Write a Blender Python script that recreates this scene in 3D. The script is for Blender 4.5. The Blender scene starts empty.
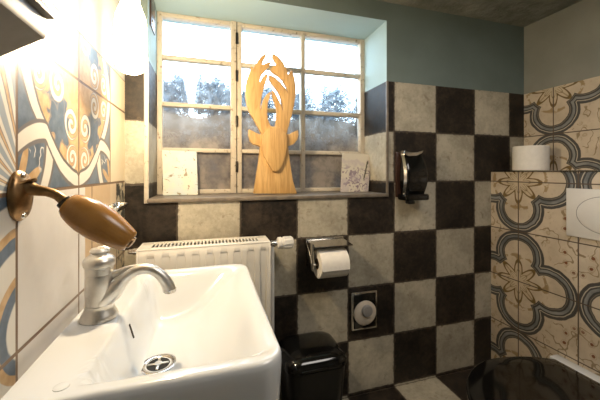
import bpy, bmesh, math, random
from mathutils import Vector
random.seed(7)
U = 1.16          # metres per layout unit (distance from the camera to the window wall)
ZC = 0.806        # camera height over the floor in layout units
C = bpy.context.scene.collection
def P(x, y, z): return Vector((x*U, y*U, (z+ZC)*U))
SA, CA, F = math.sin(math.radians(16.72)), math.cos(math.radians(16.72)), 306.0
def onY(u, v, y):            # traced outline point laid on the plane y = const
    w = u-300; dx = SA*F+CA*w; dy = CA*F-SA*w
    return (dx*y/dy, (172-v)*y/dy)

# ------------------------------------------------------------------ shader helpers
class S:
    def __init__(s, g, k): s.g, s.k = g, k
    def __add__(s, o): return s.g.m('ADD', s, o)
    def __radd__(s, o): return s.g.m('ADD', o, s)
    def __sub__(s, o): return s.g.m('SUBTRACT', s, o)
    def __rsub__(s, o): return s.g.m('SUBTRACT', o, s)
    def __mul__(s, o): return s.g.m('MULTIPLY', s, o)
    def __rmul__(s, o): return s.g.m('MULTIPLY', o, s)
    def __truediv__(s, o): return s.g.m('DIVIDE', s, o)
    def __lt__(s, o): return s.g.m('LESS_THAN', s, o)
    def __gt__(s, o): return s.g.m('GREATER_THAN', s, o)
    def __neg__(s): return s.g.m('MULTIPLY', s, -1.0)
    def abs(s): return s.g.m('ABSOLUTE', s)
    def frac(s): return s.g.m('FRACT', s)
    def floor(s): return s.g.m('FLOOR', s)
    def sqrt(s): return s.g.m('SQRT', s)
    def sin(s): return s.g.m('SINE', s)
    def cos(s): return s.g.m('COSINE', s)
class G:
    def __init__(s, name):
        s.mat = bpy.data.materials.new(name); s.mat.use_nodes = True
        s.nt = s.mat.node_tree; s.nt.nodes.clear()
        s.out = s.nt.nodes.new('ShaderNodeOutputMaterial')
        s.b = s.nt.nodes.new('ShaderNodeBsdfPrincipled')
        s.nt.links.new(s.b.outputs[0], s.out.inputs[0])
    def n(s, t): return s.nt.nodes.new(t)
    def put(s, inp, v):
        if isinstance(v, S): s.nt.links.new(v.k, inp)
        elif isinstance(v, tuple) and len(v) == 3 and inp.type == 'RGBA': inp.default_value = (*v, 1)
        else: inp.default_value = v
    def m(s, op, a, b=None, c=None):
        n = s.n('ShaderNodeMath'); n.operation = op
        s.put(n.inputs[0], a)
        if b is not None: s.put(n.inputs[1], b)
        if c is not None: s.put(n.inputs[2], c)
        return S(s, n.outputs[0])
    def mn(s, a, b): return s.m('MINIMUM', a, b)
    def mx(s, a, b): return s.m('MAXIMUM', a, b)
    def smx(s, a, b, k): return s.m('SMOOTH_MAX', a, b, k)
    def atan2(s, a, b): return s.m('ARCTAN2', a, b)
    def hyp(s, a, b): return (a*a+b*b).sqrt()
    def step(s, v, a, b):      # smooth 0..1 as v runs a..b
        n = s.n('ShaderNodeMapRange'); n.interpolation_type = 'SMOOTHSTEP'
        if a > b:
            s.put(n.inputs[0], v); n.inputs[1].default_value = b; n.inputs[2].default_value = a
            n.inputs[3].default_value = 1; n.inputs[4].default_value = 0
        else:
            s.put(n.inputs[0], v); n.inputs[1].default_value = a; n.inputs[2].default_value = b
        return S(s, n.outputs[0])
    def line(s, d, w, soft=0.008): return s.step(d.abs(), w+soft, w)
    def mix(s, f, a, b):
        n = s.n('ShaderNodeMix'); n.data_type = 'RGBA'
        s.put(n.inputs[0], f); s.put(n.inputs[6], a); s.put(n.inputs[7], b)
        return S(s, n.outputs[2])
    def mul(s, a, b):
        n = s.n('ShaderNodeMix'); n.data_type = 'RGBA'; n.blend_type = 'MULTIPLY'
        n.inputs[0].default_value = 1; s.put(n.inputs[6], a); s.put(n.inputs[7], b)
        return S(s, n.outputs[2])
    def pos(s):
        t = s.n('ShaderNodeNewGeometry'); q = s.n('ShaderNodeSeparateXYZ')
        s.nt.links.new(t.outputs['Position'], q.inputs[0])
        x, y, z = (S(s, q.outputs[i]) for i in range(3))
        return x/U, y/U, z/U-ZC
    def vec(s, x, y, z):
        n = s.n('ShaderNodeCombineXYZ'); s.put(n.inputs[0], x); s.put(n.inputs[1], y); s.put(n.inputs[2], z)
        return S(s, n.outputs[0])
    def noise(s, scale, detail=4, rough=.55, vec=None, dist=0):
        n = s.n('ShaderNodeTexNoise'); n.inputs['Scale'].default_value = scale
        n.inputs['Detail'].default_value = detail; n.inputs['Roughness'].default_value = rough
        n.inputs['Distortion'].default_value = dist
        if vec is None:
            t = s.n('ShaderNodeNewGeometry'); s.nt.links.new(t.outputs['Position'], n.inputs['Vector'])
        else: s.put(n.inputs['Vector'], vec)
        return S(s, n.outputs[0])
    def bump(s, h, strength=.3, dist=.01):
        n = s.n('ShaderNodeBump'); n.inputs['Strength'].default_value = strength
        n.inputs['Distance'].default_value = dist; s.put(n.inputs['Height'], h)
        s.nt.links.new(n.outputs[0], s.b.inputs['Normal'])
    def set(s, **k):
        for a, v in k.items():
            s.put(s.b.inputs[{'base': 'Base Color', 'rough': 'Roughness', 'metal': 'Metallic', 'coat': 'Coat Weight',
                              'spec': 'Specular IOR Level', 'trans': 'Transmission Weight', 'sub': 'Subsurface Weight',
                              'em': 'Emission Color', 'ems': 'Emission Strength', 'ior': 'IOR'}[a]], v)
        return s.mat
def plain(name, col, rough=.5, metal=0., var=.12, scale=14., bump=0., coat=0., **k):
    g = G(name); f = g.noise(scale, 5)
    dark = tuple(c*(1-var) for c in col); lite = tuple(min(1, c*(1+var)) for c in col)
    g.set(base=g.mix(g.step(f, .3, .7), dark, lite), rough=g.step(f, 0, 1)*.12+(rough-.06), metal=metal, coat=coat, **k)
    if bump: g.bump(f, bump)
    return g.mat

T = .19
PAINT = (.17, .22, .215)
def seam(g, c, period):        # distance (in units of the tile) to the nearest seam
    a = (c/period).frac(); return g.mn(a, 1-a)
def mat_checker(name, axis_b='z', off_a=.1, off_b=-.037, painted=True, offset_parity=1):
    g = G(name); x, y, z = g.pos()
    wob = (g.noise(60, 3)-.5)*.006
    a = x-off_a+wob; b = (z if axis_b == 'z' else y)-off_b+wob
    ia, ib = (a/T).floor(), (b/T).floor()
    par = ((ia+ib+offset_parity)*.5).frac() > .25          # 1 = odd
    big = g.noise(7, 6, .65); fine = g.noise(55, 6, .7); mid = g.noise(24, 5, .6, dist=.6)
    rnd = g.n('ShaderNodeTexWhiteNoise'); g.put(rnd.inputs['Vector'], g.vec(ia, ib, 3.0)); rnd = S(g, rnd.outputs[0])
    light = g.mix(g.step(big*.6+fine*.4, .35, .65), (.37, .335, .26), (.60, .55, .44))
    light = g.mix(g.step(mid, .58, .70)*.5, light, (.2, .15, .1))
    darkc = g.mix(g.step(big*.5+fine*.5, .4, .68), (.009, .0075, .006), (.058, .041, .029))
    darkc = g.mix(g.step(fine, .70, .76)*.5, darkc, (.3, .25, .19))
    col = g.mix(par, darkc, light)
    col = g.mul(col, g.mix(rnd, (.78, .78, .78), (1.0, 1.0, 1.0)))
    sd = g.mn(seam(g, a, T), seam(g, b, T))
    edge = g.step(sd, .07, .012)*g.step(fine, .5, .62)
    col = g.mix(edge*.7, col, (.10, .075, .05))
    grout = g.step(sd, .018, .010)
    col = g.mix(grout, col, (.07, .055, .042))
    if painted:
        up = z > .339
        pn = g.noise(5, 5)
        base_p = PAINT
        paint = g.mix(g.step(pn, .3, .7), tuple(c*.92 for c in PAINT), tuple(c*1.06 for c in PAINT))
        paint = g.mix(y > 1.0015, paint, (.40, .52, .53))  # reveal paint made paler and bluer, window light put into the colour
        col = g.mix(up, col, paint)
        rough = g.mx(up*.75, g.step(fine, .2, .8)*.3+.38)
        g.bump((1-grout)*(1-up)+fine*.12, .35, .004)
    else:
        rough = g.step(fine, .2, .8)*.3+.3
        g.bump((1-grout)+fine*.12, .35, .004)
    return g.set(base=col, rough=rough, spec=.35)

def mat_spanish(name, voff):
    """Cream tiles, four to a motif: a golden star inside a blue-grey quatrefoil band, sprigs between."""
    g = G(name); x, y, z = g.pos()
    TH = .198
    u0 = (y-.881)/TH; v0 = (z+.038)/T
    wr = (g.noise(22, 3)-.5)*.035
    def fold(c): return ((c*.5+.5).frac()-.5).abs()*2      # 0 at a motif centre, 1 at the crossing
    p0, q0 = fold(u0), fold(v0)
    p, q = p0+wr, q0+wr
    n1 = g.noise(9, 5); n2 = g.noise(70, 4)
    cream = g.mix(g.step(n1, .3, .7), (.50, .42, .32), (.64, .55, .43))
    cream = g.mix(g.step(n2, .55, .75)*.35, cream, (.36, .27, .19))
    d = g.mn(g.mn(g.hyp(p, q-.54)-.46, g.hyp(p-.54, q)-.46), g.hyp(p, q)-.62)
    col = cream
    # star with eight petals
    r = g.hyp(p, q); th = g.atan2(q, p)
    pet = (th*4).cos().abs()
    star = .19+.22*pet*(pet*.6+.4)
    gold = (.15, .09, .022)
    col = g.mix(g.step(r, .40, .05)*.0+g.step(r-star, .02, -.02)*.18, col, (.55, .40, .16))
    col = g.mix(g.line(r-star, .028, .014)*.95, col, gold)
    col = g.mix(g.line(r-star*.55, .008, .012)*.6, col, gold)
    vein = g.line((th*4).sin(), .10, .1)*g.step(r-star, .0, -.03)
    col = g.mix(vein*.5*g.step(r, .08, .12), col, gold)
    # sprigs of leaf strokes between the petals
    s1 = g.line(((th*4).sin()*(r*9).cos()), .16, .1)*g.step(r, .40, .43)*g.step(r, .58, .53)*g.step(g.noise(40, 2), .42, .5)
    col = g.mix(s1*.75*g.step(d, -.16, -.19), col, (.28, .17, .05))
    # outside: vines, little red flowers
    wn = g.noise(17, 2, .4); vine = g.line(wn-.5, .010, .012)*g.step(d, .05, .09)
    col = g.mix(vine*.8, col, (.22, .15, .07))
    vor = g.n('ShaderNodeTexVoronoi'); vor.inputs['Scale'].default_value = 30; vor.inputs['Randomness'].default_value = .8
    g.put(vor.inputs['Vector'], g.vec(p0*.23+wr*.3, q0*.22, 1.3))
    vd = S(g, vor.outputs['Distance'])
    col = g.mix(g.step(vd, .25, .18)*g.step(d, .08, .12)*g.step(g.hyp(p-1, q-1), .62, .5), col, (.20, .075, .030))
    col = g.mix(g.line(vd-.33, .03, .03)*g.step(d, .08, .12)*.35*g.step(g.hyp(p-1, q-1), .7, .55), col, (.30, .20, .08))
    # the quatrefoil band
    dark = (.03, .03, .03)
    band = g.step(d, -.145, -.135)*g.step(d, .005, -.005)
    shade = g.mix(g.step(n1+d*1.5, .2, .5), (.13, .14, .145), (.28, .285, .275))
    col = g.mix(band, col, shade)
    col = g.mix(g.step(d, -.065, -.055)*g.step(d, -.02, -.028), col, (.52, .47, .38))
    for c, w in ((0., .013), (-.026, .005), (-.062, .009), (-.138, .013), (-.168, .007)):
        col = g.mix(g.line(d-c, w, .008)*.9, col, dark)
    sd = g.mn(seam(g, y-.881, TH), seam(g, z+.038, T))
    grout = g.step(sd, .013, .007)
    col = g.mix(grout, col, (.10, .07, .05))
    up = z > .339
    pn = g.noise(5, 5)
    col = g.mix(up, col, g.mix(g.step(pn, .3, .7), (.23, .235, .21), (.27, .275, .245)))
    g.bump((1-grout)*(1-up)+n2*.06, .3, .004)
    return g.set(base=col, rough=g.mx(up*.8, n2*.2+.32), spec=.4)

def mat_left(name):
    g = G(name); x, y, z = g.pos()
    fine = g.noise(60, 5); big = g.noise(8, 5)
    wr = (g.noise(16, 3)-.5)*.05
    cream = g.mix(g.step(big, .3, .7), (.48, .43, .37), (.58, .53, .46))
    cream = g.mix(g.step(fine, .6, .75)*.25, cream, (.45, .38, .30))
    blue = g.mix(g.step(fine*.5+big*.5, .35, .65), (.06, .09, .13), (.12, .16, .215))
    orange = g.mix(g.step(fine, .3, .7), (.42, .26, .12), (.52, .36, .20))
    white = (.60, .57, .51)
    grey = (.20, .18, .17)
    def fold(c): return ((c*.5+.5).frac()-.5).abs()*2
    p = fold((y-.669)/.193)+wr*.6; q = fold((z-.172)/.2)+wr*.6
    def f(t):
        e = (t-.65)/.35
        return g.smx(.93-.96*t*t, .56+.12*e*e, .04)
    d1 = q-f(p); d2 = p-f(q)
    ins = g.mx(d1, d2)
    # ground: blue everywhere, an orange border within the medallion
    wav = g.noise(30, 2)
    col = blue
    leaf = g.step(ins+(wav-.5)*.5, -.26, -.20)*g.step(ins, .0, -.02)
    col = g.mix(leaf, col, orange)
    cp_, cq_ = p-.40, q-.47
    blob = g.step(g.hyp(cp_, cq_)-.17-.05*((g.atan2(cq_, cp_)*6).sin())+(wav-.5)*.12, .01, -.01)
    core = g.step(g.mn(p, q)+(wav-.5)*.25, .27, .22)*g.step(ins, -.02, -.05)
    col = g.mix(core, col, orange); col = g.mix(blob, col, blue)
    col = g.mix(g.line(g.hyp(cp_, cq_)-.19-.05*((g.atan2(cq_, cp_)*6).sin())+(wav-.5)*.12, .008, .01)*.6, col, (.2, .18, .17))
    # corner leaves outside of both bands
    cr = g.hyp(p-1, q-1); ca = g.atan2(q-1.0, p-1.0)
    lf = g.step(cr-(.22+.12*((ca*9).sin())), .015, -.015)
    col = g.mix(lf, col, orange)
    sprig = g.line(g.hyp(p-.80, q-.80)-.07+(ca*14).sin()*.035, .014, .012)
    col = g.mix(sprig*.0, col, white)
    tw = g.line(wav-.52, .02, .012)*g.step(g.mn(d1, d2), .08, .12)*g.step(cr, .3, .34)
    col = g.mix(tw*.9, col, white)
    # pairs of white scrolls along both axes
    def scroll(px, py, R, sgn):
        a, b = p-px, q-py
        r = g.hyp(a, b); t = g.atan2(b, a)*(sgn/(2*math.pi))
        w = (r/(R*.60)+t).frac()
        arm = g.line(w-.5, .20, .08)*g.step(r, R, R*.93)
        rim = g.line(w-.5, .34, .05)*g.step(r, R*1.06, R)
        return arm, rim
    for (px, py, R, sg) in ((.15, .74, .125, 1), (.16, .43, .145, -1), (.43, .16, .145, 1), (.74, .15, .125, -1)):
        arm, rim = scroll(px, py, R, sg)
        col = g.mix(rim*.7, col, grey); col = g.mix(arm, col, white)
    for d in (d2, d1):
        dd = d+.0
        col = g.mix(g.line(dd, .082, .012), col, (.13, .12, .12))
        col = g.mix(g.line(dd, .052, .01), col, white)
    # the odd patterned tiles nearest the door
    r2 = g.hyp(y-.50, z+.20); r3 = g.hyp(y-.29, z-.16)
    k = (r2*17+wr*2).frac(); k2 = (g.atan2(z+.03, y-.50)*3.4+wr*3).frac()
    oddA = g.mix(g.step((k-.5).abs(), .30, .24), blue, white); oddA = g.mix(g.line(k-.15, .08, .03), oddA, orange)
    oddB = g.mix(g.step((k2-.5).abs(), .34, .30), (.27, .31, .35), white); oddB = g.mix(g.line(k2-.5, .10, .04), oddB, grey); oddB = g.mix(g.line(k2-.5, .04, .04), oddB, orange)
    low = z < -.0276
    odd = g.mix(low, oddB, oddA)
    near = y < .4746
    # plain areas
    lowplain = g.mix(g.step(big, .3, .7), (.55, .52, .49), (.64, .61, .58))
    lowplain = g.mix(y > .700, lowplain, (.50, .36, .22))
    col = g.mix(low, col, lowplain)
    col = g.mix((y > .862), col, g.mix(low, (.66, .56, .40), (.56, .44, .30)))
    blk = g.step(g.noise(26, 3, vec=g.vec(x, y*1.4, z*.7), dist=1.5), .47, .50)
    sl = (y > .915)*low
    col = g.mix(sl, col, g.mix(blk, (.05, .055, .05), (.55, .47, .34)))
    col = g.mix(near, col, odd)
    # seams
    def sline(c, v, w=.0021): return g.line(c-v, w, .0010)
    gr = sline(y, .4746)
    for v in (.669, ): gr = g.mx(gr, sline(y, v))
    gr = g.mx(gr, sline(y, .862)*(z > -.0276)); gr = g.mx(gr, sline(y, .737)*low)
    gr = g.mx(gr, sline(y, .915)*low)
    for v in (.172, -.0276, -.2294, -.43, -.63, .264): gr = g.mx(gr, sline(z, v))
    col = g.mix(gr, col, (.16, .10, .06))
    up = z > .264
    col = g.mix(up, col, g.mix(big, (.42, .43, .38), (.5, .5, .45)))
    g.bump((1-gr)*(1-up)+fine*.05, .3, .003)
    return g.set(base=col, rough=g.mx(up*.7, fine*.2+.28), spec=.4)

M = {}
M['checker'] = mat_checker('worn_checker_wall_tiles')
M['floor'] = mat_checker('worn_checker_floor_tiles', 'y', .1, .81-T*6, False, 0)
M['spanish'] = mat_spanish('cream_star_motif_tiles', 0)
M['left'] = mat_left('blue_medallion_tiles')
def mat_ceiling():
    g = G('rough_grey_plaster'); n = g.noise(6, 8, .7); m = g.noise(2.5, 3)
    g.bump(n, .9, .05)
    return g.set(base=g.mix(g.step(n, .35, .7), (.16, .17, .145), (.30, .31, .27)), rough=.9)
M['ceiling'] = mat_ceiling()
M['paint'] = plain('grey_green_paint', (.23, .24, .22), .8, scale=5)
M['sill'] = plain('stone_sill', (.17, .14, .11), .45, var=.25, scale=30, bump=.15)
def mat_frame():
    g = G('old_cream_window_paint'); n = g.noise(45, 6, .7); b = g.noise(160, 3)
    g.bump(n, .4, .003)
    return g.set(base=g.mix(g.step(n, .56, .68), (.60, .53, .43), (.25, .19, .13)), rough=.55)
M['frame'] = mat_frame()
M['gapdark'] = plain('dark_gap', (.05, .04, .03), .8)
M['ceramic'] = plain('white_glazed_ceramic', (.68, .70, .72), .12, var=.015, scale=3, coat=.4)
M['enamel'] = plain('white_radiator_enamel', (.74, .71, .65), .35, var=.03, scale=6)
M['white_plastic'] = plain('white_plastic', (.75, .73, .69), .35, var=.03)
M['chrome'] = plain('polished_chrome', (.62, .60, .57), .18, 1., var=.08)
M['nickel'] = plain('brushed_nickel', (.68, .66, .62), .36, 1., var=.12, scale=40)
M['steel'] = plain('grey_steel', (.20, .195, .19), .42, .0, var=.12, scale=25)
M['brass'] = plain('aged_brass', (.27, .165, .08), .32, 1., var=.3, scale=50)
M['darkmetal'] = plain('dark_metal', (.05, .045, .04), .4, 1.)
M['black'] = plain('glossy_black_plastic', (.0035, .0035, .0035), .12, coat=.15)
M['blacksoft'] = plain('black_plastic', (.005, .005, .005), .38)
M['paper'] = plain('soft_white_paper', (.84, .81, .76), .9, var=.03, scale=60, bump=.1)
M['card'] = plain('brown_cardboard', (.20, .15, .10), .9)
M['hole'] = plain('black_hole', (.01, .01, .01), .8)
M['redbrown'] = plain('dark_red_brown_plastic', (.045, .022, .016), .25)
M['cream_plastic'] = plain('aged_cream_plastic', (.66, .58, .48), .4)
M['grey_plastic'] = plain('grey_plastic', (.30, .29, .28), .35)
def mat_wood(name, a, b, sx, sz, rough):
    g = G(name); x, y, z = g.pos()
    n = g.noise(1, 5, .6, vec=g.vec(x*sx, y*20, z*sz), dist=.8)
    g.bump(n, .2, .003)
    return g.set(base=g.mix(g.step(n, .35, .65), a, b), rough=rough)
M['wood'] = mat_wood('pale_oak_board', (.50, .29, .10), (.66, .42, .17), 95, 9, .5)
M['handle_wood'] = mat_wood('varnished_honey_wood', (.33, .155, .035), (.40, .20, .055), 14, 14, .22)
def mat_art(name, base, marks, tint, scale, thr):
    g = G(name); n = g.noise(scale, 4, .6, dist=1.2); m = g.noise(scale*.35, 3)
    c = g.mix(g.step(m, .4, .6), base, tint)
    c = g.mix(g.step(n, thr, thr+.04), c, marks)
    return g.set(base=c, rough=.5)
M['plaque_art'] = mat_art('weathered_cream_glaze', (.68, .66, .56), (.27, .22, .14), (.55, .62, .62), 42, .60)
def mat_card():
    g = G('painted_flowers_on_cream'); n = g.noise(34, 4, .6, dist=1.5); m = g.noise(13, 3)
    x, y, z = g.pos()
    c = g.mix(g.step(n, .52, .58)*g.step(z, .055, -.01), (.62, .57, .48), (.24, .18, .22))
    c = g.mix(g.step(m, .50, .58)*.5, c, (.45, .38, .42))
    stem = g.line((x-.605)-(z+.03)*.35-(n-.5)*.01, .0025, .0015)*g.step(z, -.04, -.02)*g.step(z, .05, .04)
    c = g.mix(stem, c, (.10, .09, .06))
    return g.set(base=c, rough=.5)
M['card_art'] = mat_card()
def mat_glass():
    g = G('obscure_wet_glass'); nt = g.nt; x, y, z = g.pos()
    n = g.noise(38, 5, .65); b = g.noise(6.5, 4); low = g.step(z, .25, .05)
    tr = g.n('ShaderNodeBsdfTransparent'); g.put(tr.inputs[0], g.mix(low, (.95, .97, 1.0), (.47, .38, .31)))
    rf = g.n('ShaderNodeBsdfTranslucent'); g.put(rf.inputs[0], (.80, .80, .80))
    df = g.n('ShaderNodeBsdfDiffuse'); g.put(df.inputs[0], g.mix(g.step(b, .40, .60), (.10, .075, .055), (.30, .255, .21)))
    gl = g.n('ShaderNodeBsdfGlossy'); gl.inputs['Roughness'].default_value = .45
    bp = g.n('ShaderNodeBump'); bp.inputs['Strength'].default_value = .6; bp.inputs['Distance'].default_value = .003
    g.put(bp.inputs['Height'], n); nt.links.new(bp.outputs[0], gl.inputs['Normal'])
    def mx(f, a, c):
        k = g.n('ShaderNodeMixShader'); g.put(k.inputs[0], f); nt.links.new(a.outputs[0], k.inputs[1]); nt.links.new(c.outputs[0], k.inputs[2]); return k
    rfr = g.n('ShaderNodeBsdfRefraction'); rfr.inputs['IOR'].default_value = 1.15; rfr.inputs['Roughness'].default_value = .22
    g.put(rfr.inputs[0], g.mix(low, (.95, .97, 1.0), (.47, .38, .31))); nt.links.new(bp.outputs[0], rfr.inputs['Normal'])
    k = mx(.6, tr, rfr)
    k = mx(g.step(n, .3, .8)*.25, k, rf)
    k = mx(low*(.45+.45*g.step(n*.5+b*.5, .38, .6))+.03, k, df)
    k = mx(.03, k, gl)
    nt.links.new(k.outputs[0], g.out.inputs[0])
    return g.mat
M['glass'] = mat_glass()
def mat_shade():
    g = G('glowing_opal_glass')
    return g.set(base=(.9, .85, .75), rough=.3, em=(1.0, .80, .52), ems=12.0)
M['shade'] = mat_shade()
M['earth'] = plain('damp_brown_garden_wall', (.16, .12, .09), .9, var=.4, scale=9, bump=.5)
M['leaf'] = plain('dark_leaves', (.05, .085, .12), .5, var=.5, scale=20)
M['bark'] = plain('bark', (.09, .06, .04), .9)

# ------------------------------------------------------------------ mesh helpers
class MB:
    def __init__(s): s.bm = bmesh.new(); s.mats = []
    def v(s, p): return s.bm.verts.new(P(*p))
    def face(s, vs, mi=0):
        try: f = s.bm.faces.new(vs)
        except ValueError: return None
        f.material_index = mi; f.smooth = True; return f
    def quad(s, a, b, c, d, mi=0): return s.face([s.v(a), s.v(b), s.v(c), s.v(d)], mi)
    def rings(s, rs, closed=True, cap0=True, cap1=True, mi=0):
        V = [[s.v(p) for p in r] for r in rs]; n = len(V[0])
        for i in range(len(V)-1):
            for j in range(n if closed else n-1):
                k = (j+1) % n; s.face([V[i][j], V[i][k], V[i+1][k], V[i+1][j]], mi)
        if cap0: s.face(list(reversed(V[0])), mi)
        if cap1: s.face(V[-1], mi)
        return s
    def box(s, x0, x1, y0, y1, z0, z1, bev=0., seg=2, mi=0):
        b = bmesh.new(); vs = [b.verts.new(P(x, y, z)) for x in (x0, x1) for y in (y0, y1) for z in (z0, z1)]
        for q in ((0, 1, 3, 2), (4, 6, 7, 5), (0, 4, 5, 1), (2, 3, 7, 6), (0, 2, 6, 4), (1, 5, 7, 3)): b.faces.new([vs[i] for i in q])
        if bev: bmesh.ops.bevel(b, geom=b.edges[:], offset=bev*U, segments=seg, affect='EDGES', profile=.5)
        bmesh.ops.recalc_face_normals(b, faces=b.faces)
        m = {}
        for q in b.verts: m[q] = s.bm.verts.new(q.co)
        for f in b.faces:
            nf = s.bm.faces.new([m[q] for q in f.verts]); nf.material_index = mi; nf.smooth = True
        b.free(); return s
    def lathe(s, c, prof, axis='z', n=32, cap0=True, cap1=True, mi=0, sx=1., sy=1.):
        rs = []
        for (r, h) in prof:
            ring = []
            for i in range(n):
                a = 2*math.pi*i/n; p, q = r*math.cos(a)*sx, r*math.sin(a)*sy
                if axis == 'z': ring.append((c[0]+p, c[1]+q, c[2]+h))
                elif axis == 'x': ring.append((c[0]+h, c[1]+p, c[2]+q))
                else: ring.append((c[0]+p, c[1]+h, c[2]+q))
            rs.append(ring)
        return s.rings(rs, True, cap0, cap1, mi)
    def tube(s, pts, rad, n=14, mi=0, sub=6, flat=1.):
        pts = [Vector(p) for p in pts]
        if not isinstance(rad, (list, tuple)): rad = [rad]*len(pts)
        if sub > 1 and len(pts) > 2:           # Catmull-Rom
            o, orr = [], []
            for i in range(len(pts)-1):
                p0, p1, p2, p3 = pts[max(i-1, 0)], pts[i], pts[i+1], pts[min(i+2, len(pts)-1)]
                for k in range(sub):
                    t = k/sub
                    o.append(.5*((2*p1)+(p2-p0)*t+(2*p0-5*p1+4*p2-p3)*t*t+(3*p1-p0-3*p2+p3)*t**3))
                    orr.append(rad[i]*(1-t)+rad[i+1]*t)
            o.append(pts[-1]); orr.append(rad[-1]); pts, rad = o, orr
        up = Vector((0, 1, 0)); rs = []
        for i, p in enumerate(pts):
            d = (pts[min(i+1, len(pts)-1)]-pts[max(i-1, 0)]).normalized()
            a = d.cross(up)
            if a.length < .05: a = d.cross(Vector((1, 0, 0)))
            a.normalize(); b = d.cross(a).normalized()
            rs.append([tuple(p+(a*math.cos(2*math.pi*j/n)+b*flat*math.sin(2*math.pi*j/n))*rad[i]) for j in range(n)])
        return s.rings(rs, mi=mi)
    def prism(s, out, y0, y1, bev=0., mi=0):      # outline in x,z extruded along y
        b = bmesh.new(); vs = [b.verts.new(P(x, y0, z)) for x, z in out]
        f = b.faces.new(vs)
        r = bmesh.ops.extrude_face_region(b, geom=[f])
        vv = [e for e in r['geom'] if isinstance(e, bmesh.types.BMVert)]
        bmesh.ops.translate(b, verts=vv, vec=Vector((0, (y1-y0)*U, 0)))
        bmesh.ops.recalc_face_normals(b, faces=b.faces)
        if bev:
            ed = [e for e in b.edges if len(e.link_faces) == 2 and abs(e.verts[0].co.y-e.verts[1].co.y) < 1e-6]
            bmesh.ops.bevel(b, geom=ed, offset=bev*U, segments=2, affect='EDGES', profile=.5, clamp_overlap=True)
        bmesh.ops.triangulate(b, faces=[q for q in b.faces if len(q.verts) > 4])
        m = {q: s.bm.verts.new(q.co) for q in b.verts}
        for q in b.faces:
            nf = s.bm.faces.new([m[w] for w in q.verts]); nf.material_index = mi; nf.smooth = True
        b.free(); return s
    def build(s, name, mats, parent=None, loc=None, sharp=35, recalc=True):
        if recalc: bmesh.ops.recalc_face_normals(s.bm, faces=s.bm.faces)
        if parent is not None:
            r = parent
            while r.parent: r = r.parent
            off = r.location.copy()
        elif loc is not None: off = P(*loc)
        else: off = Vector((0, 0, 0))
        for q in s.bm.verts: q.co -= off
        me = bpy.data.meshes.new(name); s.bm.to_mesh(me); s.bm.free()
        for m in (mats if isinstance(mats, list) else [mats]): me.materials.append(m)
        me.set_sharp_from_angle(angle=math.radians(sharp))
        o = bpy.data.objects.new(name, me); C.objects.link(o)
        if parent is not None: o.parent = parent
        else: o.location = off
        return o
def thing(name, label, cat, loc, group=None):
    o = bpy.data.objects.new(name, None); C.objects.link(o); o.location = P(*loc); o.empty_display_size = .03
    return tag(o, label, cat, group)
def tag(o, label, cat, group=None, kind=None):
    o['label'] = label; o['category'] = cat
    if group: o['group'] = group
    if kind: o['kind'] = kind
    return o
def struct(o): o['kind'] = 'structure'; return o
def rr(x0, x1, y0, y1, r, n=8, rl=None):          # rounded rectangle outline, rl = radius on the left
    o = []; R_, L_ = r, (r if rl is None else rl)
    for (cx, cy, a0, r) in ((x1-R_, y1-R_, 0, R_), (x0+L_, y1-L_, 90, L_), (x0+L_, y0+L_, 180, L_), (x1-R_, y0+R_, 270, R_)):
        for k in range(n+1):
            a = math.radians(a0+90*k/n); o.append((cx+r*math.cos(a), cy+r*math.sin(a)))
    return o

# ------------------------------------------------------------------ the setting
XL, XR, YB, YF, ZF, ZT = -.2323, 1.323, 1.0, -.85, -.806, .633
OX0, OX1, OZ0, OZ1, YW = -.172, .6384, -.093, .565, 1.184
m = MB()
m.quad((XL, YB, ZF), (XR, YB, ZF), (XR, YB, OZ0), (XL, YB, OZ0))
m.quad((XL, YB, OZ1), (XR, YB, OZ1), (XR, YB, ZT), (XL, YB, ZT))
m.quad((XL, YB, OZ0), (OX0, YB, OZ0), (OX0, YB, OZ1), (XL, YB, OZ1))
m.quad((OX1, YB, OZ0), (XR, YB, OZ0), (XR, YB, OZ1), (OX1, YB, OZ1))
YO = 1.26
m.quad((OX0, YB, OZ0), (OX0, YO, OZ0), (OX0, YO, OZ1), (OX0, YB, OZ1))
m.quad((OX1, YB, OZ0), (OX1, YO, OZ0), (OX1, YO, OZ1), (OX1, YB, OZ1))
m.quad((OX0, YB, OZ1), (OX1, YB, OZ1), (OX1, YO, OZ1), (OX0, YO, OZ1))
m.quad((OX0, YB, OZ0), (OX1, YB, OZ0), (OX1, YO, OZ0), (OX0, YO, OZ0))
for (a, b, c, d) in ((XL, XR, ZF, OZ0), (XL, XR, OZ1, ZT), (XL, OX0, OZ0, OZ1), (OX1, XR, OZ0, OZ1)):   # outer skin
    m.quad((a, YO, c), (b, YO, c), (b, YO, d), (a, YO, d))
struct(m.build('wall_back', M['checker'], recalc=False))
m = MB(); m.quad((XL, YF, ZF), (XL, YB, ZF), (XL, YB, ZT), (XL, YF, ZT)); struct(m.build('wall_left', M['left']))
m = MB(); m.quad((XR, YF, ZF), (XR, YB, ZF), (XR, YB, ZT), (XR, YF, ZT)); struct(m.build('wall_right', M['spanish']))
m = MB(); m.quad((XL, YF, ZF), (XR, YF, ZF), (XR, YF, ZT), (XL, YF, ZT)); struct(m.build('wall_front', M['paint']))
m = MB(); m.quad((XL, YF, ZF), (XR, YF, ZF), (XR, YB, ZF), (XL, YB, ZF)); struct(m.build('floor', M['floor']))
m = MB(); m.quad((XL-.05, YF, ZT), (XR+.05, YF, ZT), (XR+.05, YO, ZT), (XL-.05, YO, ZT)); struct(m.build('ceiling', M['ceiling']))
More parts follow.
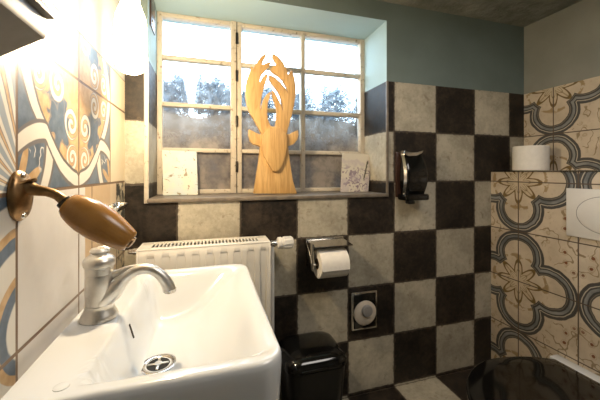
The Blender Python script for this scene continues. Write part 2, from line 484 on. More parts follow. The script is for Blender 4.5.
# boxed-in cistern
m = MB(); m.box(1.137, XR-.0005, YF+.001, YB-.0005, ZF+.0005, .001, .0008); struct(m.build('wall_cistern', M['spanish']))
m = MB(); m.box(1.133, 1.145, YF+.001, YB-.001, .0005, .0055, .001); struct(m.build('trim_1', M['chrome']))
# corner trim of the window opening, sill
m = MB()
m.box(OX1-.003, OX1+.006, YB-.004, YB+.003, OZ0, .339, .001); struct(m.build('trim_2', M['sill']))
m = MB(); m.box(OX0-.009, OX0+.003, YB-.004, YB+.003, OZ0, .339, .001); struct(m.build('trim_3', M['frame']))
m = MB(); m.box(OX0-.001, OX1+.004, YB-.008, YW+.0, OZ0+.0005, -.080, .003); struct(m.build('window_sill', M['sill']))

# the window: twelve panes of obscure glass
win = struct(bpy.data.objects.new('window_1', None)); C.objects.link(win); win.location = P(.233, YW, -.08)
m = MB()
zs = [-.079, .079, .241, .408, .566]
def barz(x0, x1, zc, h=.0075, y0=YW-.012, y1=YW+.016): m.box(x0, x1, y0, y1, zc-h, zc+h, .002)
def barx(xc, h=.0085, y0=YW-.014, y1=YW+.018): m.box(xc-h, xc+h, y0, y1, -.079, .5645, .002)
barx(OX0+.009); barx(OX1-.009, .010); barx(.0915, .0105, YW-.018); barx(.1135, .0085, YW-.016); barx(.3655, .0085)
for z_ in zs:
    zc = min(max(z_, -.072), .557)
    barz(OX0+.017, .081, zc); barz(.122, .357, zc); barz(.374, OX1-.019, zc)
m.build('window_frame', M['frame'], win)
m = MB(); m.box(.1019, .1052, YW-.012, YW+.01, -.078, .564); m.build('gap_strip', M['gapdark'], win)
m = MB()
for a, b in ((OX0+.016, .082), (.121, .358), (.373, OX1-.018)):
    for i in range(4): m.quad((a, YW+.006, zs[i]), (b, YW+.006, zs[i]), (b, YW+.006, zs[i+1]), (a, YW+.006, zs[i+1]))
m.build('glass_panes', M['glass'], win)
m = MB()
for z_ in (.50, .36, .19, .02): m.lathe((.103, YW-.02, z_), [(.0045, -.02), (.0045, .02)], n=12)
m.build('hinge', M['darkmetal'], win)

# ------------------------------------------------------------------ outside the window
m = MB(); m.quad((-3, YO+.01, -.45), (4, YO+.01, -.45), (4, 6, -.45), (-3, 6, -.45)); struct(m.build('ground_outside', M['earth']))
m = MB()
nx = 40
top = [(-1.4+3.9*i/nx, .29+.02*math.sin(i*1.3)+random.uniform(-.012, .012)) for i in range(nx+1)]
m.prism([(-1.4, -.45)]+top+[(2.5, -.45)], 1.62, 1.72)
o = m.build('garden_wall', M['earth'], loc=(.5, 1.67, -.45)); o['kind'] = 'structure'
def shrub(cx, cy, zb, w, h, n, label):
    root = thing('shrub', label, 'shrub', (cx, cy, zb), 'shrubs along the garden wall behind the glass')
    m = MB()
    for k in range(n):
        a = random.uniform(0, 2*math.pi); r = math.sqrt(random.random()); t = random.random()
        q = random.uniform(-1, 1)
        x, y, z = cx+w*q*(1-.25*t*t), cy+.09*r*math.sin(a), zb+h*t*(.88+.10*math.sin(5*q+cx*9))
        d = Vector((random.gauss(0, 1), random.gauss(0, 1), random.gauss(0, 1))).normalized(); e = d.orthogonal().normalized()
        L, W = random.uniform(.009, .019), random.uniform(.005, .009); p = Vector((x, y, z))
        m.face([m.v(p-d*L), m.v(p+e*W), m.v(p+d*L), m.v(p-e*W)])
    m.build('foliage', M['leaf'], root, recalc=False)
    m = MB()
    for k in range(5):
        a = random.uniform(-1, 1); m.tube([(cx+a*.01, cy, zb), (cx+a*w*.3, cy, zb+h*.4), (cx+a*w*.6, cy+.02, zb+h*.85)], [.006, .004, .001], 6)
    m.build('stem', M['bark'], root)
for i, (cx, w, h) in enumerate(((-.19, .097, .19), (.03, .097, .20), (.25, .097, .18), (.47, .097, .18), (.69, .097, .21), (.91, .097, .20))):
    lab = ['low dark shrub outside behind the left column of panes, nearest the lamp', 'dark shrub outside behind the thick window mullion',
           'dark shrub outside behind the wooden deer antlers', 'dark shrub outside between the deer and the right window panes',
           'tallest dark blue-green shrub outside behind the right column of panes', 'dark shrub outside at the right end of the window'][i]
    shrub(cx, 1.66, .29, w, h, 1500, lab)

# ------------------------------------------------------------------ radiator
R0, R1, RY0, RY1, RZT, RZB = -.177, .173, .885, .975, -.205, -.68
rad = thing('radiator', 'white panel radiator with ribbed front below the window sill', 'radiator', (0, .93, RZB))
m = MB()
NX, pitch = 220, .0378
def prof(x):
    t = ((x-R0-.012)/pitch) % 1.0
    s = min(1, max(0, (abs(t-.5)-.20)/.09)); s = s*s*(3-2*s); return s
zs_ = [RZT, RZT-.004, RZT-.022, RZT-.032, RZT-.040, -.45, RZB+.040, RZB+.032, RZB+.02, RZB]
gz = [0, 0, 0, .5, 1, 1, 1, .5, 0, 0]
grid = []
for z_, g_ in zip(zs_, gz):
    grid.append([(R0+(R1-R0)*i/NX, RY0+(.017*(1-prof(R0+(R1-R0)*i/NX))*g_ if .03 < i/NX < .97 else 0)+(.004 if z_ in (RZT, RZB) else 0), z_) for i in range(NX+1)])
m.rings(grid, closed=False, cap0=False, cap1=False)
m.quad((R0, RY0, RZT-.004), (R1, RY0, RZT-.004), (R1, RY0+.016, RZB), (R0, RY0+.016, RZB))
m.build('front_panel', M['enamel'], rad, sharp=50)
for sx in (R0-.003, R1-.001):
    m = MB(); m.box(sx, sx+.004, RY0-.001, RY1, RZB, RZT+.001, .001); m.build('side_panel', M['enamel'], rad)
m = MB(); m.box(R0, R1, RY1-.006, RY1, RZB, RZT, .001); m.box(R0+.002, R1-.002, RY0+.03, RY0+.06, RZB+.01, RZT-.05); m.build('rear_panel', M['enamel'], rad)
m = MB()
m.box(R0, R1, RY0-.0005, RY0+.022, RZT-.003, RZT+.001, .001); m.box(R0, R1, RY1-.024, RY1, RZT-.003, RZT+.001, .001)
m.box(R0, R0+.03, RY0+.02, RY1-.02, RZT-.003, RZT+.001); m.box(R1-.03, R1, RY0+.02, RY1-.02, RZT-.003, RZT+.001)
k = R0+.036
while k < R1-.036:
    m.box(k, k+.0042, RY0+.02, RY1-.02, RZT-.003, RZT+.001); k += .0098
m.build('top_grille', M['enamel'], rad)
m = MB(); m.box(R0+.004, R1-.004, RY0+.012, RY1-.008, RZT-.016, RZT-.012); m.build('dark_interior', M['hole'], rad)  # black sheet standing in for the shade inside, below the grille slats
m = MB(); m.lathe((R1+.003, .935, -.222), [(.008, 0), (.008, .012), (.011, .013), (.011, .024), (.008, .025), (.008, .034)], 'x', 20); m.build('valve_body', M['chrome'], rad)
m = MB(); m.lathe((R1+.033, .935, -.222), [(.013, 0), (.018, .003), (.019, .012), (.0165, .014), (.0165, .017), (.0185, .019), (.0185, .046), (.016, .050)], 'x', 24)
for a in range(12):
    t = 2*math.pi*a/12; m.box(R1+.055, R1+.078, .935+.0185*math.cos(t)-.0012, .935+.0185*math.cos(t)+.0012, -.222+.0185*math.sin(t)-.0012, -.222+.0185*math.sin(t)+.0012)
m.build('thermostat_knob', M['white_plastic'], rad)
m = MB(); m.tube([(R1+.018, .935, -.228), (R1+.018, .935, -.45), (R1+.018, .935, ZF+.002)], .0065, 12, sub=1); m.build('supply_pipe', M['white_plastic'], rad)
m = MB(); m.lathe((R0-.026, .91, -.212), [(.004, 0), (.007, .002), (.007, .010), (.009, .011), (.009, .023)], 'x', 16); m.build('vent_plug', M['chrome'], rad)

# ------------------------------------------------------------------ washbasin
BX0, BX1, BY0, BY1, BZ = -.2007, .0925, .362, .785, -.2294
basin = thing('washbasin', 'small white ceramic washbasin with rounded corners on the left wall', 'basin', (-.07, .57, -.40))
def smin(a, b, k):
    h = max(k-abs(a-b), 0)/k; return min(a, b)-h*h*k*.25
def depth(x, y):
    t = smin(smin((x+.128)*3.6, (.073-x)*.80, .03), smin((y-.386)*2.4, (.762-y)*1.25, .03), .035)
    t = smin(t, .085, .025)
    h = max(.014-abs(t), 0)/.014
    return max(t, 0)+h*h*.014*.25
def outl(ins, zz, r=.034):
    pts = rr(BX0+(0 if ins < 0 else 0), BX1-ins, BY0+ins, BY1-ins, max(.004, r-ins*.5), 10, .004)
    o = []
    for (x, y) in pts:
        x2 = max(x, BX0)
        o.append((x2, y, zz))
    # subdivide long runs so that the top surface is smooth
    q = []
    for i in range(len(o)):
        a, b = o[i], o[(i+1) % len(o)]
        L = math.hypot(a[0]-b[0], a[1]-b[1]); k = max(1, int(L/.012))
        for j in range(k): q.append(tuple(a[c]+(b[c]-a[c])*j/k for c in range(3)))
    return q
base = outl(0, BZ); nb = len(base); ctr = (-.03, .574)
def ring_of(ins, zz):
    o = []
    for (x, y, _) in base:
        dx, dy = x-ctr[0], y-ctr[1]; L = math.hypot(dx, dy)
        # inset towards the centre, never away from the wall
        nx_, ny_ = dx/L, dy/L
        X = x-nx_*ins if x > BX0+.002 else x
        o.append((X, y-ny_*ins, zz))
    return o
rs = []
under = [(.13, -.405), (.10, -.400), (.06, -.385), (.03, -.365), (.014, -.345), (.008, -.325), (.004, -.300), (.0015, -.27), (0, -.248), (0, -.238), (.001, -.2335), (.003, -.2308), (.006, -.2296)]
for ins, zz in under: rs.append(ring_of(ins, zz))
last = rs[-1]
for k in range(1, 60):
    s_ = 1-k/60
    rs.append([(ctr[0]+(x-ctr[0])*s_, ctr[1]+(y-ctr[1])*s_, BZ-depth(ctr[0]+(x-ctr[0])*s_, ctr[1]+(y-ctr[1])*s_)) for (x, y, _) in last])
m = MB(); m.rings(rs); m.build('bowl', M['ceramic'], basin, sharp=60)
DZ = BZ-depth(-.078, .546)
m = MB(); m.lathe((-.078, .546, DZ), [(.028, -.0005), (.028, .0008), (.026, .0016), (.021, .001), (.018, -.001), (.016, -.004)], n=36, cap0=False, cap1=False)
dr = m.build('drain', M['chrome'], basin)
m = MB(); m.lathe((-.078, .546, DZ-.0), [(.0175, -.003), (.0175, .0006)], n=28); m.build('drain_hole', M['hole'], dr)
m = MB(); m.box(-.094, -.062, .544, .548, DZ-.001, DZ+.0020, .0005); m.box(-.080, -.076, .531, .561, DZ-.001, DZ+.0015, .0005)
m.lathe((-.078, .546, DZ-.001), [(.006, 0), (.006, .0035)], n=16); m.build('drain_cross', M['nickel'], dr)
m = MB(); m.tube([(-.1232, .556, -.2475), (-.1168, .556, -.2705)], .0022, 10); m.build('overflow_slot', M['darkmetal'], basin)
m = MB(); m.lathe((-.150, .386, BZ), [(.0075, -.001), (.0075, .0007), (.0055, .0012)], n=24); m.build('hole_plug', M['ceramic'], basin)
m = MB(); m.tube([(-.075, .548, -.39), (-.075, .548, -.52), (-.10, .548, -.56), (-.14, .548, -.52), (-.211, .548, -.50)], .018, 16); m.build('trap_pipe', M['chrome'], basin)

m = MB(); m.box(-.2115, -.197, .372, .775, -.300, -.246, .003); m.build('wall_flange', M['ceramic'], basin)
# the tap
tap = thing('mixer_tap', 'brushed nickel mixer tap with curved spout on the washbasin', 'tap', (-.164, .553, BZ))
m = MB(); m.lathe((-.164, .553, BZ+.0005), [(.0262, 0), (.0262, .003), (.0240, .008), (.0208, .014), (.0196, .018), (.0202, .022)], n=36); m.build('base_ring', M['nickel'], tap)
m = MB(); m.lathe((-.164, .553, BZ), [(.0186, .020), (.0192, .030), (.0196, .052), (.0193, .066), (.0188, .069)], n=36); m.build('tap_body', M['nickel'], tap)
m = MB(); m.lathe((-.164, .553, BZ), [(.0194, .0695), (.0194, .081), (.0215, .0825), (.0224, .088), (.0215, .0925), (.0180, .0965), (.014, .099), (.0125, .101)], n=36); m.build('swivel_cap', M['nickel'], tap)
m = MB(); m.lathe((-.164, .553, BZ+.1), [(.009, 0), (.0125, .003), (.0135, .006), (.011, .0095), (.004, .0105)], n=28)
m.tube([(-.164, .553, BZ+.106), (-.157, .553, BZ+.107), (-.150, .553, BZ+.105)], [.007, .006, .004], 12); m.build('lever_knob', M['nickel'], tap)
m = MB(); m.tube([(-.160, .553, BZ+.030), (-.146, .553, BZ+.040), (-.131, .553, BZ+.057), (-.112, .553, BZ+.0695), (-.093, .553, BZ+.070), (-.077, .553, BZ+.060), (-.066, .553, BZ+.044), (-.062, .553, BZ+.033)],
                 [.019, .0155, .0105, .0085, .0082, .0085, .0095, .0105], 20); m.build('spout', M['nickel'], tap)
m = MB(); m.tube([(-.150, .553, BZ+.064), (-.138, .553, BZ+.068), (-.125, .553, BZ+.074), (-.105, .553, BZ+.0775)], [.007, .006, .004, .002], 10); m.build('spout_brace', M['nickel'], tap)
m = MB(); m.lathe((-.0615, .553, BZ+.0305), [(.0085, -.002), (.0100, .0), (.0100, .004)], n=24); m.build('aerator', M['chrome'], tap)

for o_, l_ in ((basin, (-.0763, .6213, -.436)), (tap, (-.17876, .60277, -.25005))): o_.scale = (1.09,)*3; o_.location = P(*l_)
# ------------------------------------------------------------------ lever handle with wooden grip
HY = .4766
hd = thing('lever_handle', 'brass wall lever with turned honey-brown wooden grip above the tap', 'handle', (XL, HY, -.02))
m = MB(); m.lathe((XL+.0005, HY, -.030), [(.0325, 0), (.0325, .003), (.029, .007), (.020, .010), (.012, .012)], 'x', 36, sx=.72, sy=1.0); rp = m.build('rosette', M['brass'], hd)
for dz in (-.0255, .0255):
    m = MB(); m.lathe((XL+.006, HY-.004, -.030+dz), [(.0042, 0), (.0042, .0025), (.0025, .0042)], 'x', 14); m.build('screw', M['chrome'], rp)
hp = lambda u, v: (onY(u, v, HY)[0], HY, onY(u, v, HY)[1])
m = MB(); m.tube([(XL+.004, HY, -.016), hp(24, 187), hp(36, 190), hp(48, 192), hp(58, 196), hp(66, 203)], [.0175, .012, .0075, .0062, .0058, .0068], 18); m.build('neck', M['brass'], hd)
m = MB(); m.tube([hp(64, 200.5), hp(67.5, 203.5)], [.0102, .0108], 20, sub=1); m.build('collar', M['darkmetal'], hd)
A, B = Vector(hp(66.5, 202.5)), Vector(hp(130.5, 242))
m = MB()
prof_ = [(0, .0105), (.02, .0145), (.08, .0180), (.18, .0212), (.32, .0236), (.46, .0240), (.60, .0230), (.74, .0208), (.86, .0182), (.95, .0160), (.985, .0145), (1, .0120)]
m.tube([tuple(A+(B-A)*t) for t, r in prof_], [r for t, r in prof_], 32, sub=1); m.build('wooden_grip', M['handle_wood'], hd, sharp=60)
m = MB(); d_ = (B-A)*.028; m.tube([tuple(B-d_*.2), tuple(B+d_), tuple(B+d_*1.5)], [.0085, .0085, .004], 20, sub=1); m.build('end_cap', M['brass'], hd)

# small soap dish behind the handle
m = MB(); rs = []
for ins, zz in ((.006, -.094), (0, -.082), (.002, -.080), (.004, -.083), (.007, -.089)):
    rs.append([(x, y, zz) for x, y in rr(XL+.001+ins*.3, -.198-ins, .795+ins, .905-ins, .011, 6)])
m.rings(rs); tag(m.build('soap_dish', M['chrome'], loc=(-.215, .85, -.094)), 'small chrome soap dish on the left wall behind the wooden grip', 'soap dish')

# ------------------------------------------------------------------ metal cabinet in the upper left
cab = thing('wall_cabinet', 'grey metal wall cabinet with mirrored front at the upper left', 'cabinet', (XL, .2, .12))
m = MB(); y1 = .42; y0 = -.06
pr = [(XL+.0005, .1205), (-.184, .1505), (-.1795, .1525), (-.1775, .157), (-.1775, .1755), (-.1700, .1765), (-.1690, .179), (-.1690, .1815), (-.1735, .1815), (-.1735, .58), (XL+.0005, .58)]
m.prism(pr, y0, y1); m.build('cabinet_body', M['steel'], cab, sharp=25)
m = MB(); m.box(-.1733, -.1705, y0+.004, y1-.004, .185, .578, .0008); m.build('mirror_door', plain('silvered_mirror', (.8, .84, .85), .05, 1., var=.02), cab)

# ------------------------------------------------------------------ lamp
LX, LY = -.156, .72
lamp = thing('wall_lamp', 'bright wall lamp with glowing white glass shade beside the window', 'lamp', (XL, LY, .40))
m = MB(); m.lathe((LX, LY, 0), [(.006, .208), (.016, .209), (.024, .214), (.029, .224), (.031, .240), (.031, .30), (.029, .325), (.022, .345), (.017, .36), (.016, .46)], n=36); m.build('glass_shade', M['shade'], lamp, sharp=60)
m = MB(); m.lathe((LX, LY, 0), [(.018, .458), (.020, .462), (.020, .485), (.010, .492)], n=28); m.build('lamp_socket', M['brass'], lamp)
m = MB(); m.tube([(LX, LY, .475), (LX-.03, LY, .485), (XL+.004, LY, .478)], .006, 12); m.build('lamp_arm', M['brass'], lamp)
m = MB(); m.lathe((XL+.0005, LY, .478), [(.026, 0), (.026, .004), (.018, .009)], 'x', 28); m.build('wall_plate', M['brass'], lamp)

# ------------------------------------------------------------------ wooden deer on the sill
DY = 1.075
deer = thing('deer_figure', 'flat wooden deer head with tall branching antlers standing on the sill', 'figurine', (*onY(276, 194, DY)[:1], DY+.01, -.0795))
out = [(254, 193.6), (256, 180), (258.2, 166), (259.6, 157), (260.5, 147), (258, 145.2), (253.6, 144.4), (250.2, 140.5), (248.8, 135), (248.8, 129.4), (252, 130.6), (256, 132.8), (260.5, 134.6), (261.8, 133.5),
       (259, 128), (254.6, 120), (249.8, 112), (247, 104), (245.6, 95), (245.8, 86), (247.6, 77.5), (250, 71), (251.6, 66), (253.2, 69), (256.5, 62.8), (260.5, 57), (266.6, 52.2), (265.8, 56.5), (262.6, 62.5), (262.2, 65.2),
       (265.5, 63.2), (271.6, 61.2), (269.8, 65.5), (266.5, 69.2), (262.8, 73), (260.4, 77.8), (259.8, 83.2), (262.2, 77.6), (265, 74.6), (268.4, 72.8), (267.4, 78), (264.6, 86), (261.8, 96), (260.6, 104), (260.8, 111.5),
       (262, 104.5), (264, 98.2), (267, 94), (271.2, 91.4), (270, 96.5), (267.8, 103), (267.2, 112), (268, 119.6), (270.4, 125.8), (273, 127.2), (275.8, 126.2), (276.9, 119.5), (277.4, 111), (276, 104), (273.8, 98.4), (272.6, 94.5), (272.2, 90.2),
       (274.6, 92.4), (277.6, 97), (280.8, 104.4), (283.2, 111.6), (282.8, 104), (281, 96.2), (277.2, 88.6), (272.2, 82.8), (270, 78.8), (269.4, 74.6), (275, 77.2), (281, 82.6), (285.4, 88.6), (288.2, 93.6), (287, 86.4), (283.2, 79.2), (278.2, 74.6),
       (273.2, 71.6), (270.8, 68.4), (273.4, 65.8), (276, 64.8), (279, 65.8), (276, 61), (273.2, 57), (272.6, 53.2), (278, 56.2), (283.2, 62.2), (286.6, 69.2), (288.4, 74.6), (291.8, 69.6), (294.2, 76), (295.6, 84), (295.8, 94), (294, 105),
       (291.6, 116), (288.4, 127), (286.6, 134), (289.5, 134.2), (293, 132), (298, 130), (298.6, 135), (297.2, 140), (293.6, 144.2), (288.2, 146.2), (288.8, 153), (290.2, 164), (293, 181), (297, 193.6)]
m = MB(); m.prism([onY(u, v, DY) for u, v in out], DY, DY+.024, .0005); m.build('antlers_and_neck', M['wood'], deer, sharp=30)
face = [(271.6, 126.6), (277, 126), (282, 129.4), (286.6, 134.6), (287.4, 141), (286.8, 149), (284.8, 158), (281.4, 166.6), (279, 170.4), (276, 171.6), (272.8, 170.6), (270, 166.8), (266.4, 160.4), (263.2, 154.4), (262, 146), (262.2, 137), (265.4, 131.4)]
m = MB(); m.prism([onY(u, v, DY-.014) for u, v in face], DY-.014, DY-.0002, .002); m.build('deer_face', M['wood'], deer, sharp=30)

# plaque and card leaning on the panes
def plaque(name, quad_px, yb, yt, th, mat, label, cat, holes=0):
    (a, b, c, d) = quad_px       # bottom-left, bottom-right, top-right, top-left
    m = MB(); z0 = -.0795
    A0 = onY(*a, yb); B0 = onY(*b, yb); C0 = onY(*c, yt); D0 = onY(*d, yt)
    fr = [(A0[0], yb, z0), (B0[0], yb, z0), (C0[0], yt, C0[1]), (D0[0], yt, D0[1])]
    bk = [(p[0], p[1]+th, p[2]+(.0008 if i < 2 else 0)) for i, p in enumerate(fr)]
    m.rings([fr, bk])
    bmesh.ops.bevel(m.bm, geom=m.bm.edges[:], offset=.0012*U, segments=2, affect='EDGES')
    return tag(m.build(name, mat, loc=((A0[0]+B0[0])/2, yb, z0)), label, cat)
plaque('decorated_tile', ((163, 194), (198, 193), (196.5, 151.5), (162, 150)), 1.120, 1.150, .009, M['plaque_art'], 'cream weathered square tile with brown marks leaning at the left end of the sill', 'tile')
plaque('picture_card', ((341, 193.5), (368.5, 194), (371, 154.5), (343, 153)), 1.105, 1.135, .008, M['card_art'], 'cream card painted with purple flowers leaning at the right end of the sill', 'picture')
# bracket high in the window reveal
cp = thing('window_bracket', 'small brown bracket with a round eyelet high in the left window reveal', 'bracket', (OX0, 1.06, .52))
m = MB(); m.box(OX0+.0005, OX0+.005, 1.03, 1.11, .452, .555, .0015); m.build('bracket_plate', M['redbrown'], cp)
m = MB(); m.lathe((OX0+.005, 1.05, .468), [(.008, 0), (.008, .003), (.005, .004), (.005, .001)], 'x', 20); m.build('eyelet', M['chrome'], cp)

# ------------------------------------------------------------------ toilet paper holder and roll
hx0, hx1, ry, rz = .338, .434, .935, -.298
ho = thing('toilet_paper_holder', 'chrome toilet paper holder with hinged flap on a black wall tile', 'paper holder', (.39, YB, -.27))
m = MB(); m.box(.318, .458, .990, .9995, -.250, -.226, .002); m.build('back_plate', M['chrome'], ho)
m = MB(); m.rings([[(x, y, z) for (x, z) in [(.322, -.2305), (.452, -.2305), (.452, -.2335), (.322, -.2335)]] for y, z_ in ((.990, 0), )]+[[(.322, .905, -.2365), (.452, .905, -.2365), (.452, .905, -.2395), (.322, .905, -.2395)]])
m.build('flap', M['chrome'], ho)
m = MB(); m.tube([(.322, .985, -.245), (.322, .960, -.262), (.322, .937, -.290), (.3235, ry, -.300), (.345, ry, -.300), (.445, ry, -.300)], .0042, 10, sub=4)
m.box(.3195, .3245, .925, .992, -.318, -.232, .001); m.build('roll_arm', M['chrome'], ho)
def roll(name, c, R, L, axis, label, tail=False):
    loc = (c[0]+(L/2 if axis == 'x' else 0), c[1], c[2]-(R if axis == 'x' else 0))
    t = thing(name, label, 'toilet paper', loc)
    m = MB(); r0 = .019
    m.lathe(c, [(r0, .0), (r0, L), (R-.002, L), (R, L-.002), (R, .002), (R-.002, 0), (r0, 0)], axis, 48, False, False); m.build('paper', M['paper'], t)
    m = MB(); m.lathe(c, [(r0, .0005), (r0, L-.0005), (r0-.0012, L-.0005), (r0-.0012, .0005), (r0, .0005)], axis, 32, False, False); m.build('cardboard_core', M['card'], t)
    return t
t = roll('toilet_paper_roll', (hx0, ry, rz), .0460, hx1-hx0, 'x', 'white toilet paper roll hanging in the chrome holder')
m = MB(); rg = []
for k in range(10):
    a = math.radians(90+k*10); rg.append((ry+.0467*math.cos(a), rz+.0467*math.sin(a)))
rg += [(ry-.0469, rz-.006), (ry-.0475, rz-.012)]
m.rings([[(hx0+.001, y, z) for y, z in rg], [(hx1-.0005, y, z) for y, z in rg]], closed=False, cap0=False, cap1=False); m.build('loose_sheet', M['paper'], t)
t2 = roll('toilet_paper_roll', (1.232, .905, .0062), .0600, .096, 'z', 'white toilet paper roll standing upright on the tiled ledge')
m = MB(); m.rings([[(1.232+.0606*math.cos(a), .905+.0606*math.sin(a), z) for a in [math.radians(b) for b in range(200, 262, 6)]] for z in (.0075, .101)], closed=False, cap0=False, cap1=False); m.build('loose_sheet', M['paper'], t2)

# wall switch
sw = thing('wall_switch', 'silver framed black wall switch with round cream dial below the paper holder', 'switch', (.54, YB, -.49))
m = MB(); m.box(.488, .590, .986, .9995, -.566, -.430, .003); m.build('frame', M['chrome'], sw)
m = MB(); m.box(.4955, .5825, .982, .9875, -.559, -.437, .003); m.build('face_plate', M['black'], sw)
m = MB(); m.lathe((.537, .983, -.503), [(.043, 0), (.043, -.006), (.036, -.010), (.020, -.012)], 'y', 36); m.build('dial', M['cream_plastic'], sw)
m = MB(); m.lathe((.539, .972, -.492), [(.021, 0), (.021, -.006), (.018, -.010), (.006, -.012)], 'y', 32); m.build('knob', M['grey_plastic'], sw)

# black dispenser
dp = thing('soap_dispenser', 'black and chrome soap dispenser on the checkered wall right of the window', 'dispenser', (.72, YB, -.10))
m = MB(); m.box(.672, .782, .990, .9995, -.095, .075, .004); m.build('back_plate', M['redbrown'], dp)
m = MB(); rs = []
for k in range(15):
    z_ = -.080+.148*k/14; b = math.sin(math.pi*(.20+.72*k/14)); yf = .990-.045*b-.010
    x0_, x1_ = .692-.012*b, .772+.004*b
    rs.append([(x, y, z_) for x, y in rr(x0_, x1_, yf, .990, .014, 5)])
m.rings(rs); bd = m.build('container', M['black'], dp, sharp=50)
m = MB(); rs = []
for k in range(15):
    z_ = -.080+.150*k/14; b = math.sin(math.pi*(.20+.72*k/14)); yf = .990-.045*b-.012
    x0_ = .690-.012*b; rs.append([(x0_-.004, yf+.012, z_), (x0_+.003, yf+.004, z_), (x0_+.006, yf+.006, z_), (x0_, yf+.016, z_)])
m.rings(rs); m.build('curved_trim', M['chrome'], dp)
m = MB(); m.prism([(.682, .066), (.700, .058), (.735, .060), (.760, .070), (.764, .080), (.740, .074), (.710, .072), (.684, .078)], .955, .990, .001); m.build('top_clip', M['chrome'], dp)
m = MB(); m.box(.676, .778, .938, .990, -.104, -.080, .006); m.build('lower_tray', M['black'], dp)
m = MB(); m.box(.690, .715, .936, .962, -.116, -.103, .004); m.build('push_lever', M['blacksoft'], dp)

# ------------------------------------------------------------------ waste bin
bn = thing('waste_bin', 'black plastic waste bin with domed lid on the floor below the paper holder', 'bin', (.28, .88, ZF))
m = MB(); rs = []
for ins, z_ in ((.022, ZF+.001), (.018, ZF+.006), (.010, -.68), (.003, -.562), (.003, -.560)): rs.append([(x, y, z_) for x, y in rr(.207+ins, .392-ins, .800+ins, .965-ins, .035, 8)])
m.rings(rs); m.build('bin_body', M['blacksoft'], bn)
m = MB(); rs = []
for ins, z_ in ((.004, -.5595), (.0, -.556), (.0, -.544), (.003, -.538), (.010, -.530), (.024, -.5235), (.045, -.520)): rs.append([(x, y, z_) for x, y in rr(.207+ins, .392-ins, .800+ins*.9, .965-ins*.7, .035, 8)])
m.rings(rs); ld = m.build('lid', M['black'], bn)
m = MB(); m.box(.245, .325, .7945, .8005, -.552, -.545, .002); m.build('lid_grip', M['black'], ld)

# ------------------------------------------------------------------ toilet
to = thing('toilet', 'wall-hung white toilet with closed glossy black lid at lower right', 'toilet', (.9, .56, -.80))
cx, cy, bw = .89, .56, .2265
def lidpts(sc, z_, xr=1.095, n=90):
    o = []
    for k in range(n):
        a = 2*math.pi*k/n; ca, sa = math.cos(a), math.sin(a); e = 2/1.85
        ax = .318 if ca > 0 else .2446
        x = cx+math.copysign(abs(ca)**e, ca)*ax*sc; y = cy+math.copysign(abs(sa)**e, sa)*bw*sc
        o.append((min(x, cx+(xr-cx)*(sc if sc < 1 else 1)), y, z_))
    return o
m = MB(); m.rings([lidpts(.975, -.634), lidpts(.99, -.632), lidpts(1., -.627), lidpts(1., -.620), lidpts(.992, -.616), lidpts(.975, -.614), lidpts(.80, -.6125), lidpts(.4, -.6115), lidpts(.05, -.6112)]); m.build('lid', M['black'], to, sharp=60)
m = MB(); m.rings([lidpts(.955, -.652), lidpts(.985, -.649), lidpts(.985, -.637), lidpts(.965, -.6345)]); m.build('seat', M['black'], to, sharp=60)
m = MB(); rs = []
for sc, z_, sh in ((.45, -.775, .10), (.60, -.765, .08), (.76, -.73, .05), (.88, -.69, .02), (.95, -.67, 0), (.965, -.660, 0), (.955, -.6535, 0)):
    rs.append([(min(cx+sh+(x-cx)*1.0, 1.1365) if x < 1.08 else 1.1365, y, z) for x, y, z in lidpts(sc, z_, 1.1365)])
m.rings(rs); m.box(1.0985, 1.1365, .38, .745, -.70, -.617, .004); m.build('toilet_bowl', M['ceramic'], to, sharp=60)
for yy in (.50, .62):
    m = MB(); m.lathe((1.085, yy, -.6340), [(.008, 0), (.008, .018), (.006, .0195)], n=20); m.build('hinge', M['chrome'], to)

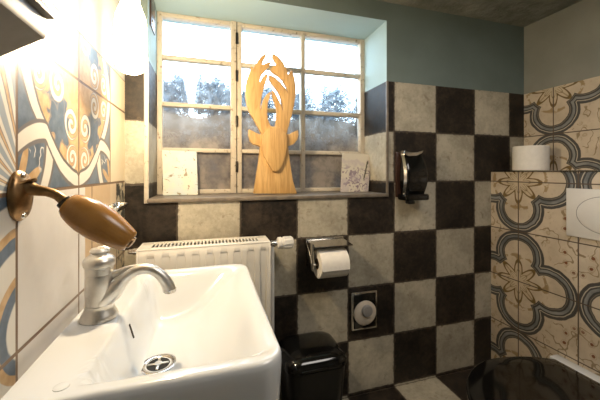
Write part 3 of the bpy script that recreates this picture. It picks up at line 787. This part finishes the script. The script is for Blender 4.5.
# flush plate
fp = thing('flush_plate', 'white square-edged flush plate on the patterned cistern wall', 'flush plate', (1.137, .60, -.13))
m = MB(); m.box(1.1285, 1.1365, .495, .713, -.208, -.053, .002); pl = m.build('plate', M['white_plastic'], fp)
m = MB(); m.lathe((1.1286, .604, -.1305), [(.080, 0), (.080, -.0006), (.0775, -.0008), (.0775, -.0012)], 'x', 56, sx=1.0, sy=.72); m.build('button_groove', M['grey_plastic'], pl)
m = MB(); m.lathe((1.1284, .604, -.1305), [(.0775, 0), (.0775, -.0015), (.072, -.003), (.03, -.0035)], 'x', 56, sx=1.0, sy=.72); m.build('button', M['white_plastic'], pl)

# ------------------------------------------------------------------ light
w = bpy.data.worlds.new('World'); bpy.context.scene.world = w; w.use_nodes = True
nt = w.node_tree; bg = nt.nodes['Background']
sky = nt.nodes.new('ShaderNodeTexSky'); sky.sky_type = 'HOSEK_WILKIE'; sky.turbidity = 6; sky.sun_direction = Vector((.4, -.5, .75)).normalized()
mixn = nt.nodes.new('ShaderNodeMix'); mixn.data_type = 'RGBA'; mixn.inputs[0].default_value = .75
nt.links.new(sky.outputs[0], mixn.inputs[6]); mixn.inputs[7].default_value = (.66, .85, 1.0, 1)
nt.links.new(mixn.outputs[2], bg.inputs[0]); bg.inputs[1].default_value = 15.0
def point(name, loc, e, col, r):
    l = bpy.data.lights.new(name, 'POINT'); l.energy = e; l.color = col; l.shadow_soft_size = r
    o = bpy.data.objects.new(name, l); C.objects.link(o); o.location = P(*loc); return o
point('lamp_bulb', (LX+.054, LY-.005, .258), 17.0, (1.0, .78, .50), .018)
def area(name, loc, rot, sx, sy, e, col):
    l = bpy.data.lights.new(name, 'AREA'); l.shape = 'RECTANGLE'; l.size = sx; l.size_y = sy; l.energy = e; l.color = col
    o = bpy.data.objects.new(name, l); C.objects.link(o); o.location = P(*loc); o.rotation_euler = rot; return o
area('fill_light', (.62, .22, .61), (0, 0, 0), .5, .5, 7.5, (1.0, .93, .85))  # unseen fill light, added to brighten the right side and back wall

cam = bpy.data.cameras.new('camera'); co = bpy.data.objects.new('camera', cam); C.objects.link(co)
co.location = P(0, 0, 0); co.rotation_euler = (math.pi/2, 0, -math.radians(16.72))
cam.sensor_width = 36; cam.lens = 36*F/600; cam.shift_y = -28/600; cam.clip_start = .01
bpy.context.scene.camera = co
sc = bpy.context.scene
sc.view_settings.view_transform = 'Standard'; sc.view_settings.look = 'None'; sc.view_settings.exposure = 0.0
